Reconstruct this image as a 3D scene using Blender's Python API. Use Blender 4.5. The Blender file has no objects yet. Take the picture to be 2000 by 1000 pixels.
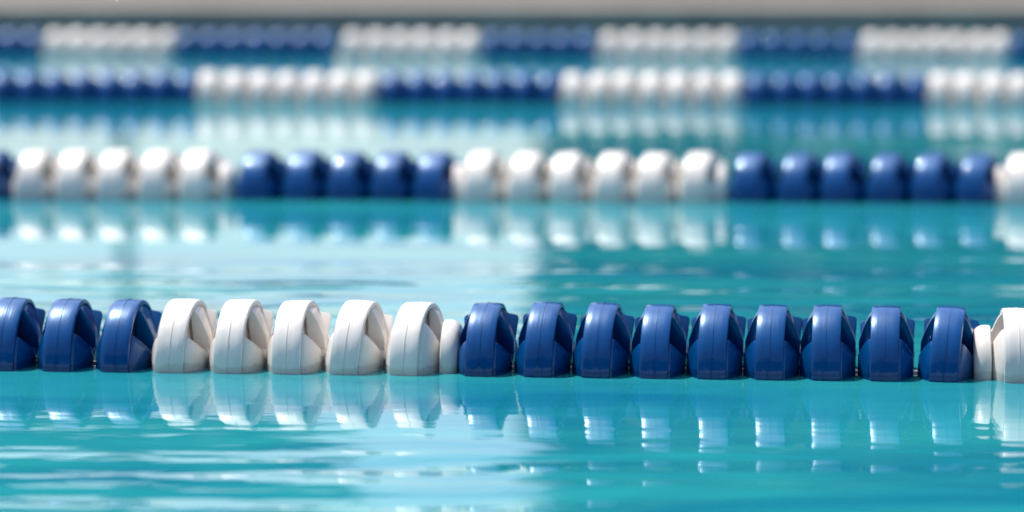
import bpy, bmesh, math, random
import numpy as np
from mathutils import Vector, Matrix
random.seed(7); rng = np.random.default_rng(7)
scene = bpy.context.scene
COL = scene.collection

# ------------------------------------------------------------------ camera
FPX, H = 7467.0, 0.576            # focal length in photo pixels (2000 wide), eye height above the water
TILT = math.atan(779.0 / FPX)     # camera pitched down
cam_d = bpy.data.cameras.new('camera'); cam = bpy.data.objects.new('camera', cam_d); COL.objects.link(cam)
cam.location = (0, 0, H); cam.rotation_euler = (math.pi/2 - TILT, 0, 0)
cam_d.sensor_width = 36; cam_d.lens = FPX / 2000 * 36
cam_d.clip_start = 0.05; cam_d.clip_end = 3000
cam_d.dof.use_dof = True; cam_d.dof.focus_distance = 4.17; cam_d.dof.aperture_fstop = 3.3
scene.camera = cam
# ------------------------------------------------------------------ world, sun, exposure
SUN_DIR = Vector((-0.30, 0.36, 0.88)).normalized()
world = bpy.data.worlds.new('World'); scene.world = world; world.use_nodes = True
wn = world.node_tree.nodes; wl = world.node_tree.links
sky = wn.new('ShaderNodeTexSky'); sky.sky_type = 'NISHITA'; sky.sun_disc = False
sky.sun_elevation = math.asin(SUN_DIR.z); sky.sun_rotation = math.atan2(SUN_DIR.x, SUN_DIR.y)
sky.air_density = 1.0; sky.dust_density = 2.4
wn['Background'].inputs['Strength'].default_value = 0.15
wl.new(sky.outputs[0], wn['Background'].inputs[0])
sun_d = bpy.data.lights.new('sun', 'SUN'); sun_d.energy = 4.3; sun_d.angle = math.radians(0.53); sun_d.color = (1, 0.96, 0.90)
sun = bpy.data.objects.new('sun', sun_d); COL.objects.link(sun)
sun.rotation_euler = SUN_DIR.to_track_quat('Z', 'Y').to_euler(); sun.location = (0, 0, 30)
scene.view_settings.view_transform = 'Standard'; scene.view_settings.look = 'None'
scene.view_settings.exposure = 0.45; scene.view_settings.gamma = 1.0

# ------------------------------------------------------------------ helpers
def ground(u, v, z=0.0):
    """point of the horizontal plane z that the photo pixel (u, v) looks at"""
    x, y, d = (u - 1000) / FPX, -(v - 500) / FPX, 1.0
    c, s = math.cos(TILT), math.sin(TILT)
    dy, dz = d * c + y * s, -d * s + y * c
    t = (z - H) / dz
    return Vector((x * t, dy * t, z))
def mat(name):
    m = bpy.data.materials.new(name); m.use_nodes = True
    return m, m.node_tree.nodes, m.node_tree.links, m.node_tree.nodes['Principled BSDF']
def node(ns, t, **kw):
    n = ns.new(t)
    for k, v in kw.items():
        if hasattr(n, k): setattr(n, k, v)
        else: n.inputs[k.replace('_', ' ')].default_value = v
    return n
def mesh_of(name, bm, smooth=None):
    me = bpy.data.meshes.new(name)
    bmesh.ops.recalc_face_normals(bm, faces=bm.faces)
    if smooth is not None:
        for f in bm.faces: f.smooth = True
        for e in bm.edges:
            if len(e.link_faces) == 2 and e.calc_face_angle(0) > smooth: e.smooth = False
    bm.to_mesh(me); bm.free(); return me
def obj(name, me, m=None, parent=None):
    o = bpy.data.objects.new(name, me); COL.objects.link(o)
    if m is not None and me is not None and not me.materials: me.materials.append(m)
    if parent is not None: o.parent = parent
    return o
def tag(o, label=None, cat=None, group=None, kind=None):
    if label: o['label'] = label
    if cat: o['category'] = cat
    if group: o['group'] = group
    if kind: o['kind'] = kind
    return o
def box(bm, lo, hi):
    vs = [bm.verts.new((x, y, z)) for x in (lo[0], hi[0]) for y in (lo[1], hi[1]) for z in (lo[2], hi[2])]
    for f in ((0,1,3,2),(4,6,7,5),(0,4,5,1),(2,3,7,6),(0,2,6,4),(1,5,7,3)): bm.faces.new([vs[i] for i in f])
    return vs
def lathe(bm, prof, seg):
    """closed profile of (x, r) turned round the X axis"""
    rings = []
    for k in range(seg):
        a = 2 * math.pi * k / seg
        rings.append([bm.verts.new((x, -r * math.cos(a), r * math.sin(a))) for x, r in prof])
    n = len(prof)
    for k in range(seg):
        A, B = rings[k], rings[(k + 1) % seg]
        for i in range(n):
            j = (i + 1) % n
            bm.faces.new((A[i], A[j], B[j], B[i]))

# ------------------------------------------------------------------ materials
def plastic(name, base, dark, rough, coat, dirt, tint=(1, 1, 1), level=0.3):
    m, ns, ln, p = mat(name)
    tc = node(ns, 'ShaderNodeTexCoord'); oi = node(ns, 'ShaderNodeObjectInfo')
    add = node(ns, 'ShaderNodeVectorMath', operation='ADD')
    sc = node(ns, 'ShaderNodeVectorMath', operation='SCALE'); sc.inputs['Scale'].default_value = 7.0
    comb = node(ns, 'ShaderNodeCombineXYZ')
    for i in range(3): ln.new(oi.outputs['Random'], comb.inputs[i])
    ln.new(comb.outputs[0], sc.inputs[0]); ln.new(tc.outputs['Object'], add.inputs[0]); ln.new(sc.outputs[0], add.inputs[1])
    n1 = node(ns, 'ShaderNodeTexNoise'); n1.inputs['Scale'].default_value = 55; n1.inputs['Detail'].default_value = 6
    ln.new(add.outputs[0], n1.inputs['Vector'])
    r1 = node(ns, 'ShaderNodeValToRGB'); r1.color_ramp.elements[0].position = 0.35; r1.color_ramp.elements[1].position = 0.75
    r1.color_ramp.elements[0].color = (*base, 1); r1.color_ramp.elements[1].color = (*dark, 1)
    ln.new(n1.outputs[0], r1.inputs[0])
    # faint stains with a shape of their own
    n2 = node(ns, 'ShaderNodeTexNoise'); n2.inputs['Scale'].default_value = 28; n2.inputs['Detail'].default_value = 8; n2.inputs['Roughness'].default_value = 0.7
    ln.new(add.outputs[0], n2.inputs['Vector'])
    r2 = node(ns, 'ShaderNodeValToRGB'); r2.color_ramp.elements[0].position = 0.54; r2.color_ramp.elements[1].position = 0.74
    ln.new(n2.outputs[0], r2.inputs[0])
    mul = node(ns, 'ShaderNodeMath', operation='MULTIPLY'); mul.inputs[1].default_value = 0.55
    ln.new(r2.outputs[0], mul.inputs[0])
    mx = node(ns, 'ShaderNodeMix', data_type='RGBA'); mx.inputs['B'].default_value = (*dirt, 1)
    ln.new(mul.outputs[0], mx.inputs['Factor']); ln.new(r1.outputs[0], mx.inputs['A'])
    hv = node(ns, 'ShaderNodeHueSaturation'); vr = node(ns, 'ShaderNodeMapRange'); vr.inputs['To Min'].default_value = 0.92; vr.inputs['To Max'].default_value = 1.06
    ln.new(oi.outputs['Random'], vr.inputs['Value']); ln.new(mx.outputs['Result'], hv.inputs['Color'])
    ln.new(hv.outputs[0], p.inputs['Base Color'])
    # worn gloss
    mr = node(ns, 'ShaderNodeMapRange'); mr.inputs['To Min'].default_value = rough * 0.7; mr.inputs['To Max'].default_value = rough * 1.5
    ln.new(n2.outputs[0], mr.inputs['Value'])
    ge = node(ns, 'ShaderNodeNewGeometry'); sz = node(ns, 'ShaderNodeSeparateXYZ'); ln.new(ge.outputs['Position'], sz.inputs[0])
    nw = node(ns, 'ShaderNodeTexNoise'); nw.inputs['Scale'].default_value = 60; nw.inputs['Detail'].default_value = 3; ln.new(ge.outputs['Position'], nw.inputs['Vector'])
    hz = node(ns, 'ShaderNodeMath', operation='MULTIPLY_ADD'); hz.inputs[1].default_value = -0.014; ln.new(nw.outputs[0], hz.inputs[0]); ln.new(sz.outputs['Z'], hz.inputs[2])
    wet = node(ns, 'ShaderNodeMapRange'); wet.inputs['From Min'].default_value = -0.001; wet.inputs['From Max'].default_value = 0.0025
    wet.inputs['To Min'].default_value = 1.0; wet.inputs['To Max'].default_value = 0.0; ln.new(hz.outputs[0], wet.inputs['Value'])
    wr = node(ns, 'ShaderNodeMix', data_type='FLOAT'); ln.new(wet.outputs[0], wr.inputs['Factor']); ln.new(mr.outputs[0], wr.inputs['A']); wr.inputs['B'].default_value = 0.04
    ln.new(wr.outputs['Result'], p.inputs['Roughness'])
    wd = node(ns, 'ShaderNodeMapRange'); wd.inputs['To Min'].default_value = 1.0; wd.inputs['To Max'].default_value = 0.80; ln.new(wet.outputs[0], wd.inputs['Value'])
    wv = node(ns, 'ShaderNodeMath', operation='MULTIPLY'); ln.new(vr.outputs[0], wv.inputs[0]); ln.new(wd.outputs[0], wv.inputs[1]); ln.new(wv.outputs[0], hv.inputs['Value'])
    # moulding ripple and pitting
    n3 = node(ns, 'ShaderNodeTexNoise'); n3.inputs['Scale'].default_value = 130; n3.inputs['Detail'].default_value = 5
    ln.new(add.outputs[0], n3.inputs['Vector'])
    # turning marks: fine streaks that run round the disc
    mp = node(ns, 'ShaderNodeMapping'); mp.inputs['Scale'].default_value = (300, 8, 8); ln.new(add.outputs[0], mp.inputs[0])
    n4 = node(ns, 'ShaderNodeTexNoise'); n4.inputs['Scale'].default_value = 1.0; n4.inputs['Detail'].default_value = 3; ln.new(mp.outputs[0], n4.inputs['Vector'])
    bs = node(ns, 'ShaderNodeBump'); bs.inputs['Strength'].default_value = 0.45; bs.inputs['Distance'].default_value = 0.0005
    ln.new(n4.outputs[0], bs.inputs['Height'])
    bp = node(ns, 'ShaderNodeBump'); bp.inputs['Strength'].default_value = 0.14; ln.new(bs.outputs[0], bp.inputs['Normal']); bp.inputs['Distance'].default_value = 0.0006
    ln.new(n3.outputs[0], bp.inputs['Height']); ln.new(bp.outputs[0], p.inputs['Normal'])
    p.inputs['Coat Weight'].default_value = coat; p.inputs['Coat Roughness'].default_value = 0.03
    p.inputs['Specular Tint'].default_value = (*tint, 1); p.inputs['IOR'].default_value = 1.46; p.inputs['Specular IOR Level'].default_value = level
    return m
M_BLUE = plastic('blue_plastic', (0.0001, 0.058, 0.215), (0.0002, 0.072, 0.25), 0.29, 0.55, (0.001, 0.082, 0.27), (0.15, 0.52, 1.0), 0.5)
M_WHITE = plastic('white_plastic', (0.80, 0.75, 0.70), (0.75, 0.70, 0.645), 0.33, 0.25, (0.60, 0.55, 0.47))
for m in (M_WHITE,):
    p = m.node_tree.nodes['Principled BSDF']
    p.inputs['Subsurface Weight'].default_value = 0.0

def water_mat():
    m, ns, ln, p = mat('pool_water')
    tc = node(ns, 'ShaderNodeTexCoord')
    # colour of the water body: broad soft clouds of depth
    mp = node(ns, 'ShaderNodeMapping'); mp.inputs['Scale'].default_value = (0.6, 1.5, 1)
    ln.new(tc.outputs['Object'], mp.inputs[0])
    n = node(ns, 'ShaderNodeTexNoise'); n.inputs['Scale'].default_value = 2.4; n.inputs['Detail'].default_value = 5; n.inputs['Distortion'].default_value = 1.0
    ln.new(mp.outputs[0], n.inputs['Vector'])
    r = node(ns, 'ShaderNodeValToRGB'); e = r.color_ramp.elements
    e[0].position = 0.3; e[0].color = (0.005, 0.150, 0.235, 1); e[1].position = 0.72; e[1].color = (0.020, 0.290, 0.310, 1)
    ln.new(n.outputs[0], r.inputs[0]); ln.new(r.outputs[0], p.inputs['Base Color'])
    p.inputs['Roughness'].default_value = 0.015; p.inputs['IOR'].default_value = 1.333
    p.inputs['Subsurface Weight'].default_value = 0.0
    # ripples: a slow swell, lazy wavelets and a fine shiver
    sx = node(ns, 'ShaderNodeSeparateXYZ'); ln.new(tc.outputs['Object'], sx.inputs[0])
    my = node(ns, 'ShaderNodeMapRange'); my.inputs['From Min'].default_value = 3.0; my.inputs['From Max'].default_value = 13.0
    ln.new(sx.outputs['Y'], my.inputs['Value'])
    calm = node(ns, 'ShaderNodeValToRGB'); cr = calm.color_ramp     # the lane lines damp the ripples beside them
    ys = [(3.0, 1), (3.62, 1), (3.80, .14), (4.35, .14), (4.7, 1), (5.25, .9), (5.55, .12), (6.6, .12), (7.2, .5), (7.9, .15), (9.2, .14)]
    while len(cr.elements) < len(ys): cr.elements.new(0.5)
    for e_, (yy, v) in zip(cr.elements, ys): e_.position = (yy - 3) / 10; e_.color = (v, v, v, 1)
    ln.new(my.outputs[0], calm.inputs[0])
    def wave(scale, stretch, detail, amp, prev, rot, damp=False):
        mp = node(ns, 'ShaderNodeMapping'); mp.inputs['Scale'].default_value = (stretch, 1, 1); mp.inputs['Rotation'].default_value = (0, 0, rot)
        ln.new(tc.outputs['Object'], mp.inputs[0])
        t = node(ns, 'ShaderNodeTexNoise'); t.inputs['Scale'].default_value = scale; t.inputs['Detail'].default_value = detail
        t.inputs['Roughness'].default_value = 0.35; t.inputs['Distortion'].default_value = 0.4
        ln.new(mp.outputs[0], t.inputs['Vector'])
        b = node(ns, 'ShaderNodeBump'); b.inputs['Strength'].default_value = 1.0; b.inputs['Distance'].default_value = amp
        ln.new(t.outputs[0], b.inputs['Height'])
        if damp: ln.new(calm.outputs[0], b.inputs['Strength'])
        if prev: ln.new(prev.outputs[0], b.inputs['Normal'])
        return b
    b = wave(1.3, 0.6, 1.0, 0.006, None, 0.1)
    b = wave(6.0, 0.40, 1.0, 0.0060, b, -0.12, True)
    b = wave(14.0, 0.30, 1.0, 0.0028, b, 0.08, True)
    b = wave(26.0, 0.28, 1.0, 0.0012, b, 0.05, True)
    b = wave(60.0, 0.25, 1.0, 0.00010, b, -0.05)
    ln.new(b.outputs[0], p.inputs['Normal'])
    return m
M_WATER = water_mat()
def stone(name, c1, c2, scale, rough=0.75, bump=0.002):
    m, ns, ln, p = mat(name)
    tc = node(ns, 'ShaderNodeTexCoord')
    n = node(ns, 'ShaderNodeTexNoise'); n.inputs['Scale'].default_value = scale; n.inputs['Detail'].default_value = 8; n.inputs['Roughness'].default_value = 0.65
    ln.new(tc.outputs['Object'], n.inputs['Vector'])
    r = node(ns, 'ShaderNodeValToRGB'); e = r.color_ramp.elements
    e[0].position = 0.35; e[0].color = (*c1, 1); e[1].position = 0.68; e[1].color = (*c2, 1)
    ln.new(n.outputs[0], r.inputs[0]); ln.new(r.outputs[0], p.inputs['Base Color'])
    b = node(ns, 'ShaderNodeBump'); b.inputs['Distance'].default_value = bump; b.inputs['Strength'].default_value = 0.6
    ln.new(n.outputs[0], b.inputs['Height']); ln.new(b.outputs[0], p.inputs['Normal'])
    p.inputs['Roughness'].default_value = rough
    return m
M_COPING = stone('coping_stone', (0.20, 0.182, 0.160), (0.29, 0.266, 0.235), 6)
M_DECK = stone('deck_paving', (0.055, 0.042, 0.026), (0.10, 0.075, 0.048), 0.9)
M_LAWN = stone('lawn', (0.035, 0.06, 0.018), (0.07, 0.10, 0.03), 1.2, 0.9)
M_TILE = stone('basin_tile', (0.10, 0.42, 0.48), (0.16, 0.50, 0.55), 9, 0.3)
M_STEEL, _, _, p = mat('steel_cable'); p.inputs['Metallic'].default_value = 1; p.inputs['Base Color'].default_value = (0.5, 0.5, 0.5, 1); p.inputs['Roughness'].default_value = 0.35
M_BARK = stone('bark', (0.05, 0.035, 0.022), (0.11, 0.08, 0.055), 14, 0.9, 0.02)
M_LEAF = stone('foliage', (0.022, 0.050, 0.014), (0.055, 0.095, 0.028), 1.6, 0.6, 0.0)

# ------------------------------------------------------------------ setting
PX0, PX1, PY0, PY1 = -16.0, 16.0, -9.0, 12.6      # pool outline
bm = bmesh.new(); vs = [bm.verts.new(v) for v in ((PX0, PY0, 0), (PX1, PY0, 0), (PX1, PY1, 0), (PX0, PY1, 0))]; bm.faces.new(vs)
tag(obj('water', mesh_of('water', bm), M_WATER), kind='structure')
DECK_Z = 0.084
bm = bmesh.new()                                   # basin: floor and four walls just outside the water sheet
def quad(bm, *p): bm.faces.new([bm.verts.new(v) for v in p])
g, d = 0.01, -1.6
box(bm, (PX0 - 0.3, PY0 - 0.3, d - 0.2), (PX1 + 0.3, PY1 + 0.3, d))
for lo, hi in (((PX0 - 0.3, PY0 - 0.3, d), (PX0, PY1 + 0.3, -0.04)), ((PX1, PY0 - 0.3, d), (PX1 + 0.3, PY1 + 0.3, -0.04)),
               ((PX0, PY0 - 0.3, d), (PX1, PY0, -0.04)), ((PX0, PY1, d), (PX1, PY1 + 0.3, -0.04))):
    box(bm, lo, hi)
tag(obj('pool_basin', mesh_of('pool_basin', bm), M_TILE), kind='structure')
bm = bmesh.new()                                   # coping
CW = 0.34
for lo, hi in (((PX0 - CW, PY1 + 0.001, -0.038), (PX1 + CW, PY1 + CW, DECK_Z)), ((PX0 - CW, PY0 - CW, -0.038), (PX1 + CW, PY0 - 0.001, DECK_Z)),
               ((PX0 - CW, PY0, -0.038), (PX0 - 0.001, PY1, DECK_Z)), ((PX1 + 0.001, PY0, -0.038), (PX1 + CW, PY1, DECK_Z))):
    box(bm, lo, hi)
bmesh.ops.bevel(bm, geom=list(bm.edges), offset=0.006, segments=2, affect='EDGES', profile=0.5)
tag(obj('pool_coping', mesh_of('pool_coping', bm, 0.6), M_COPING), kind='structure')
bm = bmesh.new()                                   # paved deck round the pool
DX, DYF, DYN = 24.0, 17.5, -13.0
x0, x1, y0, y1 = PX0 - CW, PX1 + CW, PY0 - CW, PY1 + CW
zt = DECK_Z - 0.003
for lo, hi in (((-DX, y1, -0.1), (DX, DYF, zt)), ((-DX, DYN, -0.1), (DX, y0, zt)), ((-DX, y0, -0.1), (x0, y1, zt)), ((x1, y0, -0.1), (DX, y1, zt))):
    box(bm, lo, hi)
tag(obj('pool_deck', mesh_of('pool_deck', bm), M_DECK), kind='structure')
bm = bmesh.new()                                   # ground sheet with an opening for the pool and deck
O = 1500
for a in (((-O, DYF), (O, O)), ((-O, -O), (O, DYN)), ((-O, DYN), (-DX, DYF)), ((DX, DYN), (O, DYF))):
    (xa, ya), (xb, yb) = a
    quad(bm, (xa, ya, 0.02), (xb, ya, 0.02), (xb, yb, 0.02), (xa, yb, 0.02))
tag(obj('ground', mesh_of('ground', bm), M_LAWN), kind='structure')

# ------------------------------------------------------------------ disc float
R, W, HALF = 0.075, 0.0322, 0.0308
def dirv(a): a = math.radians(a); return Vector((0, -math.cos(a), math.sin(a)))
def band_bm(seg):
    bm = bmesh.new(); h = W / 2
    prof = [(-h, R - .0055), (-h, R - .0026), (-h + .0005, R - .0013), (-h + .0017, R - .0007), (-h * .5, R - .0002), (0, R),
            (h * .5, R - .0002), (h - .0017, R - .0007), (h - .0005, R - .0013), (h, R - .0026), (h, R - .0055), (h - .002, R - .0062), (-h + .002, R - .0062)]
    lathe(bm, prof, seg); return bm
def seam_bm(seg):
    bm = bmesh.new(); lathe(bm, [(-.0006, R - .001), (-.0004, R + .0005), (.0004, R + .0005), (.0006, R - .001)], seg); return bm
def core_bm(seg):
    bm = bmesh.new()
    L = HALF
    prof = [(-L, .010), (-L, .019), (-L + .002, .021), (-.011, .024), (-.0085, .034), (-.008, R - .0058), (.008, R - .0058), (.0085, .034), (.011, .024), (L - .002, .021), (L, .019), (L, .010)]
    lathe(bm, prof, seg); return bm
def fin_bm(angle, side, kind, bevel=0.0007):
    """one fin: a plate in a plane through the axle, its outer edge a quarter ellipse (arc) or a squared paddle"""
    h = W / 2; s = side; pts = []
    if kind == 'arc':
        re, rt, n = 0.40 * R, 0.955 * R, 12
        a0 = h - .004
        pts.append((a0, rt))
        for i in range(n + 1):
            t = math.radians(90 * i / n)
            pts.append((h + (HALF - h) * math.sin(t), re + (rt - re) * math.cos(t)))
        pts.append((HALF, .022)); pts.append((a0, .024))
    else:
        rt = 0.87 * R if s > 0 else 0.84 * R
        e = HALF + (0.0010 if s > 0 else 0.0004)
        a0 = h - .004
        pts = [(a0, .93 * R), (h, .93 * R), (h + .004, rt + .0012), (e - .004, rt), (e - .0016, rt - .0012), (e - .0003, rt - .0042), (e - .002, .5 * R), (HALF - .002, .022), (a0, .024)]
    d = dirv(angle); nrm = Vector((1, 0, 0)).cross(d)
    th = 0.0011
    bm = bmesh.new(); A, B = [], []
    for x, r in pts:
        c = Vector((s * x, 0, 0)) + d * r
        A.append(bm.verts.new(c + nrm * th)); B.append(bm.verts.new(c - nrm * th))
    fa = bm.faces.new(A); fb = bm.faces.new(B[::-1]); n = len(pts)
    for i in range(n): bm.faces.new((A[i], B[i], B[(i + 1) % n], A[(i + 1) % n]))
    bmesh.ops.recalc_face_normals(bm, faces=bm.faces)
    if bevel:
        ed = [e for e in bm.edges if (fa in e.link_faces) != (fb in e.link_faces)]
        bmesh.ops.bevel(bm, geom=ed, offset=bevel, segments=2, affect='EDGES', profile=0.5)
    return bm
def lobe_bm(a0, a1, side, seg=9, n=11):
    """a moulded lobe: the quarter-ellipse outline swept round the axle from a0 to a1 degrees, closed by flat cheeks"""
    h = W / 2; re, rt = 0.47 * R, 0.905 * R
    pts = [(h - .004, rt - .0006)]
    for i in range(n + 1):
        t = i / n; pts.append((h + (HALF - h) * t ** .95, re + (rt - re) * (1 - t ** 1.45)))
    pts += [(HALF, .017), (h - .004, .017)]
    bm = bmesh.new(); rings = []
    for k in range(seg + 1):
        d = dirv(a0 + (a1 - a0) * k / seg)
        rings.append([bm.verts.new(Vector((side * x, 0, 0)) + d * r) for x, r in pts])
    for A, B in zip(rings, rings[1:]):
        for i in range(len(pts)):
            j = (i + 1) % len(pts); bm.faces.new((A[i], A[j], B[j], B[i]))
    c0 = bm.faces.new(rings[0]); c1 = bm.faces.new(rings[-1][::-1])
    bmesh.ops.recalc_face_normals(bm, faces=bm.faces)
    ed = [e for e in bm.edges if c0 in e.link_faces or c1 in e.link_faces]
    bmesh.ops.bevel(bm, geom=ed, offset=0.0008, segments=2, affect='EDGES', profile=0.5)
    return bm
def make_fin(a, s, k):
    return lobe_bm(a[0], a[1], s) if k == 'lobe' else fin_bm(a, s, k)
TOPFINS = [((-30, 36), 'lobe'), ((72, 98), 'lobe'), (116, 'paddle'), ((142, 178), 'lobe')]
LOWFINS = [((214, 250), 'lobe'), ((290, 322), 'lobe')]
def join(*bms):
    out = bmesh.new()
    for b in bms:
        me = bpy.data.meshes.new('tmp'); b.to_mesh(me); b.free(); out.from_mesh(me); bpy.data.meshes.remove(me)
    return out
def both(M):
    """a blue and a white copy of each float mesh"""
    def two(name, bm, sm):
        me = mesh_of(name, bm, sm); w = me.copy(); me.materials.append(M_BLUE); w.materials.append(M_WHITE); return {'b': me, 'w': w}
    return two
two = both(None)
SM = math.radians(35)
ME = dict(
    band=two('band', band_bm(112), SM), seam=two('seam', seam_bm(112), SM),
    core=two('float_core', join(core_bm(64), *[make_fin(a, s, k) for a, k in LOWFINS for s in (-1, 1)]), SM),
    core_fins=two('float_core_with_fins', join(core_bm(48), *[make_fin(a, s, k) for a, k in LOWFINS + TOPFINS for s in (-1, 1)]), SM),
    whole=two('whole_float', join(core_bm(32), band_bm(56), *[make_fin(a, s, k) for a, k in LOWFINS + TOPFINS for s in (-1, 1)]), SM),
    fin={(a, s): two("fin", make_fin(a, s, k), SM) for a, k in TOPFINS for s in (-1, 1)})
WORD = {'b': 'deep blue plastic disc float', 'w': 'off-white plastic disc float'}

def collar_bm(seg, r, L):
    bm = bmesh.new(); h = L / 2
    lathe(bm, [(-h, .008), (-h, r - .002), (-h + .0012, r - .0004), (-h * .4, r), (h * .1, r - .0006), (h * .5, r - .0024), (h * .8, r - .005), (h * .95, r - .008), (h, r - .012), (h, .008)], seg); return bm
ME['collar'] = two('collar', collar_bm(72, 0.73 * R, 0.0195), SM)
def lane(pl, pr, floats, detail, label, phi=None, scale=1.0, wide=1.0, collars=(), extend=(8, 8)):
    """pl, pr: photo pixels of the front waterline at the left and right; floats: list of (u, colour, phi or None)"""
    A, B = ground(*pl), ground(*pr)
    dirn = (B - A).normalized(); back = Vector((-dirn.y, dirn.x, 0))
    A = A + back * (R * scale); B = B + back * (R * scale)
    root = bpy.data.objects.new('lane_line', None); COL.objects.link(root); root.location = (A + B) / 2
    tag(root, label, 'lane line', 'lane lines across the pool')
    rope_yaw = math.atan2(dirn.y, dirn.x)
    def at(u):      # axle point seen in photo column u
        k = (u - 1000) / FPX / math.cos(TILT)           # x = k * y, close enough at this field of view
        t = (k * A.y - A.x) / (dirn.x - k * dirn.y)
        return A + dirn * t
    items = []
    for u, c, ph, *more in floats:
        p = at(u); az = math.atan2(p.x, p.y)
        ph = phi if ph is None else ph
        yaw = rope_yaw if ph is None else -az - math.radians(ph)
        p = p + dirn * (R * scale * math.sin(math.radians(ph or 0)) * .82)     # u is the band's foot at the front waterline
        items.append((p, c, yaw, more[0] if more else 0))
    pitch = 0.0640 * scale
    runs = 6
    first = [it[1] for it in items]
    def cont(seq, n):                                   # colours that carry the pattern on past the picture's edge
        c = seq[-1]; k = 0
        for q in reversed(seq):
            if q != c: break
            k += 1
        out = []
        for _ in range(n):
            if k >= runs: c = 'w' if c == 'b' else 'b'; k = 0
            out.append(c); k += 1
        return out
    for i, c in enumerate(cont(first[::-1], extend[0])): items.append((items[0][0] - dirn * pitch * (i + 1), c, items[0][2], 0))
    last = [it for it in items][len(floats) - 1]
    for i, c in enumerate(cont(first, extend[1])): items.append((last[0] + dirn * pitch * (i + 1), c, rope_yaw, 0))
    for p, c, yaw, turn in items:
        loc = p - root.location + Vector((0, 0, random.uniform(-.0012, .0012)))
        roll = math.radians(turn + random.gauss(0, 2.6)); tip = math.radians(random.gauss(0, 1.3))
        rot = (Matrix.Rotation(yaw, 3, 'Z') @ Matrix.Rotation(tip, 3, 'Y') @ Matrix.Rotation(roll, 3, 'X')).to_euler()
        f = obj('disc_float', {2: ME['core'], 1: ME['core_fins'], 0: ME['whole']}[detail][c], parent=root)
        f.location = loc; f.rotation_euler = rot; f.scale = (scale * wide, scale, scale)
        f['label'] = WORD[c]
        if detail >= 1:
            obj('band', ME['band'][c], parent=f)
        if detail == 2:
            obj('seam', ME['seam'][c], parent=f)
            for k in ME['fin']: obj('fin', ME['fin'][k][c], parent=f)
    for u, c, *flip in collars:
        k = obj('spacer_collar', ME['collar'][c], parent=root); k.location = at(u) - root.location; k.rotation_euler = (0, 0, rope_yaw + (flip[0] if flip else 0)); k.scale = (scale,) * 3
    bm = bmesh.new(); half = 15.5 / dirn.x
    lathe(bm, [(-half, .0001), (-half, .0035), (half, .0035), (half, .0001)], 10)
    cb = obj('cable', mesh_of('cable', bm, SM), M_STEEL, root); cb.rotation_euler = (0, 0, rope_yaw)
    cb.location = ((A - root.location) + dirn * ((-A.x) / dirn.x))
    return root

row1 = [(0, 'b', 13), (112, 'b', 13.3), (226, 'b', 14), (333, 'w', 15), (447, 'w', 14), (562, 'w', 13), (674, 'w', 14), (792, 'w', 14.5, -22),
        (937, 'b', 8.2), (1052, 'b', 7.5), (1165, 'b', 7.2), (1279, 'b', 5.4), (1392, 'b', 4.2), (1504, 'b', 3.5), (1616, 'b', 2.2), (1730, 'b', 1.8), (1846, 'b', 3.0), (1992, 'w', -4, -16)]
near = lane((50, 725), (1900, 747), row1, 2, 'sharply seen blue and white lane line, farthest out from the grey coping', collars=[(884, 'w'), (1919, 'w', math.pi)])
row2 = [(-40, 'b'), (45, 'w'), (125, 'w'), (204, 'w'), (285, 'w'), (366, 'w'), (482, 'b'), (572, 'b'), (656, 'b'), (742, 'b'), (826, 'b'),
        (918, 'w'), (1005, 'w'), (1088, 'w'), (1174, 'w'), (1255, 'w'), (1342, 'w'), (1445, 'b'), (1537, 'b'), (1620, 'b'), (1710, 'b'), (1797, 'b'), (1884, 'b'), (1975, 'w')]
lane((200, 390), (1900, 398), [(u + 13, c, 15 - 6 * (u / 2000)) for u, c in row2], 1, 'lane line with loosely spaced blue and white discs, third out from the grey coping', wide=1.2, scale=1.04, collars=[(448, 'w'), (900, 'w'), (1408, 'w'), (1950, 'w')])
row3 = [(-58 + 52 * i, 'b') for i in range(9)] + [(400 + 51.5 * i, 'w') for i in range(7)] + [(760 + 51.5 * i, 'b') for i in range(7)] + \
       [(1113 + 51.8 * i, 'w') for i in range(7)] + [(1474 + 51.5 * i, 'b') for i in range(7)] + [(1828 + 52 * i, 'w') for i in range(4)]
lane((200, 202), (1900, 207), [(u + 8 * max(0, 1 - u / 1200), c, 9 - 6 * (u / 2000)) for u, c in row3], 0, 'lane line of blue and white discs, second out from the grey coping', scale=0.95, wide=1.1)
row4 = [(64 - 43 * i, 'b') for i in range(3)][::-1] + [(109 + 43 * i, 'w') for i in range(6)] + [(368 + 44.5 * i, 'b') for i in range(7)] + \
       [(688 + 45.5 * i, 'w') for i in range(6)] + [(962 + 45 * i, 'b') for i in range(5)] + [(1188 + 45.5 * i, 'w') for i in range(6)] + \
       [(1461 + 46.5 * i, 'b') for i in range(5)] + [(1697 + 41.3 * i, 'w') for i in range(7)] + [(1990 + 43 * i, 'b') for i in range(2)]
lane((200, 109), (1900, 115), [(u, c, 8 - 6 * (u / 2000)) for u, c in row4], 0, 'lane line of blue and white discs floating right before the grey coping', scale=0.93, wide=1.12)

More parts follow.
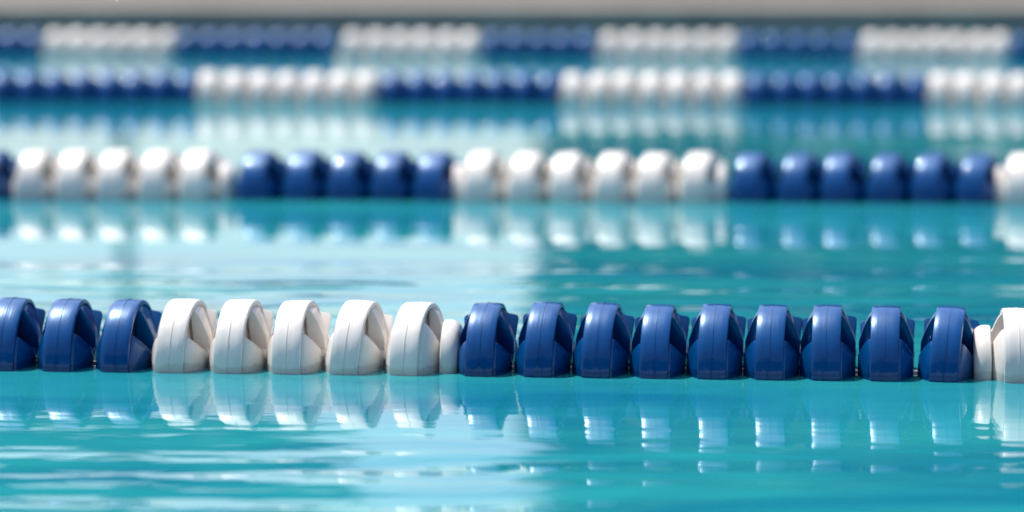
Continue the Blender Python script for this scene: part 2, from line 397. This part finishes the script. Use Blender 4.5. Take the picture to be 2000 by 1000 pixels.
# ------------------------------------------------------------------ trees added out of view to shape what the water and floats reflect
def leaf_mesh(name, blobs, n, size):
    P = []
    w = np.array([b[3] * b[4] * b[5] for b in blobs]); w = w / w.sum()
    cnt = rng.multinomial(n, w)
    for b, k in zip(blobs, cnt):
        v = rng.normal(size=(k, 3)); v /= np.linalg.norm(v, axis=1)[:, None]
        v *= rng.uniform(0.35, 1.0, (k, 1)) ** 0.5
        P.append(v * np.array(b[3:6]) + np.array(b[:3]))
    P = np.concatenate(P); k = len(P)
    t = rng.normal(size=(k, 3)); t /= np.linalg.norm(t, axis=1)[:, None]
    q = np.cross(t, rng.normal(size=(k, 3))); q /= np.linalg.norm(q, axis=1)[:, None]
    s = rng.uniform(0.6, 1.3, (k, 1)) * size
    V = np.stack([P - t * s, P + q * s * .5, P + t * s, P - q * s * .5], 1).reshape(-1, 3)
    F = np.arange(4 * k).reshape(-1, 4)
    me = bpy.data.meshes.new(name); me.from_pydata(V.tolist(), [], F.tolist()); me.materials.append(M_LEAF); return me
def trunk_mesh(name, h, r, limbs):
    bm = bmesh.new()
    def tube(pts):
        rings = []
        for (x, y, z, rr) in pts: rings.append([bm.verts.new((x + rr * math.cos(2 * math.pi * k / 9), y + rr * math.sin(2 * math.pi * k / 9), z)) for k in range(9)])
        for a, b in zip(rings, rings[1:]):
            for k in range(9): bm.faces.new((a[k], a[(k + 1) % 9], b[(k + 1) % 9], b[k]))
    tube([(0, 0, -.1, r * 1.4), (0.02, 0, .4, r), (.05, .04, h * .5, r * .8), (0, .05, h, r * .3)])
    for i in range(limbs):
        a = i * 2.4; z0 = h * (.4 + .45 * i / max(1, limbs)); l = h * .32
        tube([(0, 0, z0, r * .4), (math.cos(a) * l * .5, math.sin(a) * l * .5, z0 + l * .35, r * .28), (math.cos(a) * l, math.sin(a) * l, z0 + l * .8, r * .08)])
    me = mesh_of(name, bm, 1.0); me.materials.append(M_BARK); return me
def blobs_broad(h, w, z0, n):
    B = [(0, 0, (z0 + h) / 2, w * .62, w * .62, (h - z0) * .42)]
    for i in range(n):
        a = rng.uniform(0, 6.28); zz = rng.uniform(z0 + .8, h - .9); rr = w * (1 - ((zz - (z0 + h) / 2) / ((h - z0) * .6)) ** 2) ** .5 * rng.uniform(.45, .8)
        s = rng.uniform(.8, 1.35); B.append((math.cos(a) * rr, math.sin(a) * rr, zz, s, s, s * .8))
    return B
def blobs_column(h, w):
    B = []
    for i in range(14):
        t = i / 13; rr = w * (1.0 if t < .75 else (1.15 - t) / .4); B.append((rng.normal() * .08, rng.normal() * .08, .7 + t * (h - 1.2), rr, rr, h / 14 * 1.3))
    return B
TREE = {'column': (trunk_mesh('column_trunk', 9, .14, 4), leaf_mesh('column_crown', blobs_column(10.5, .95), 9000, .13)),
        'broad': (trunk_mesh('broad_trunk', 7.5, .22, 7), leaf_mesh('broad_crown', blobs_broad(10.5, 2.6, 1.2, 22), 14000, .17)),
        'high': (trunk_mesh('high_trunk', 6.5, .055, 5), leaf_mesh('high_crown', blobs_broad(8.2, 1.7, 3.4, 16), 9000, .15))}
def tree(kind, u, y, label, s=1.0, rz=0.0):
    r = bpy.data.objects.new({'column': 'added_cypress', 'broad': 'added_broadleaf', 'high': 'added_young_tree'}[kind], None); COL.objects.link(r)
    r.location = ((u - 1000) / FPX * y, y, 0.02); r.rotation_euler = (0, 0, rz); r.scale = (s, s, s)
    tag(r, label, 'tree', 'trees added out of view round the pool')
    obj('trunk', TREE[kind][0], parent=r); obj('crown', TREE[kind][1], parent=r)
LB = 'broad leafy tree added out of view behind the deck, mirrored as teal shade in the water'
tree('column', 1290, 27.5, 'narrow columnar cypress added out of view to give the mirrored shade an upright edge')  # added for the sharp border between pale and dark reflection
for i, (u, y) in enumerate([(1800, 28.0), (2650, 29.5), (3650, 28.5), (4700, 29.5)]): tree('broad', u, y, LB, 1.0 + .06 * (i % 2), i * 1.3)  # added crowns that keep bright sky out of the right-hand reflection
tree('high', 230, 27.5, 'young round tree added out of view behind the deck, mirrored as a dark patch', 1.0, .4)  # added to mirror as a dark patch at the left
for i, (u, y) in enumerate([(-1900, 30), (-2900, 29)]): tree('broad', u, y, LB, 1.0, 2 + i)
LN = 'broad leafy tree added out of view on the near lawn to darken the float fronts'
for i in range(9): tree('broad', 1000 + FPX * (-16 + 4 * i) / -16.5, -16.5 - (i % 3) * .8, LN, 1.0 + .08 * (i % 2), i * .9)  # added row behind the camera, blocks the bright horizon from the float fronts
# one leafy body added below the right-hand crowns to close bright gaps in the reflection
hb = [(0.5 + 0.55 * i, rng.normal() * .08, 0.55 + 0.75 * k, .62, .55, .60) for i in range(22) for k in range(4)]
added_hedge = obj('added_hedge', leaf_mesh('added_hedge', hb, 30000, .09)); added_hedge.location = ((1150 - 1000) / FPX * 24.5 + .3, 24.5, 0.02)
tag(added_hedge, 'tall clipped greenery added out of view behind the deck to darken the mirrored gaps', 'added_hedge')
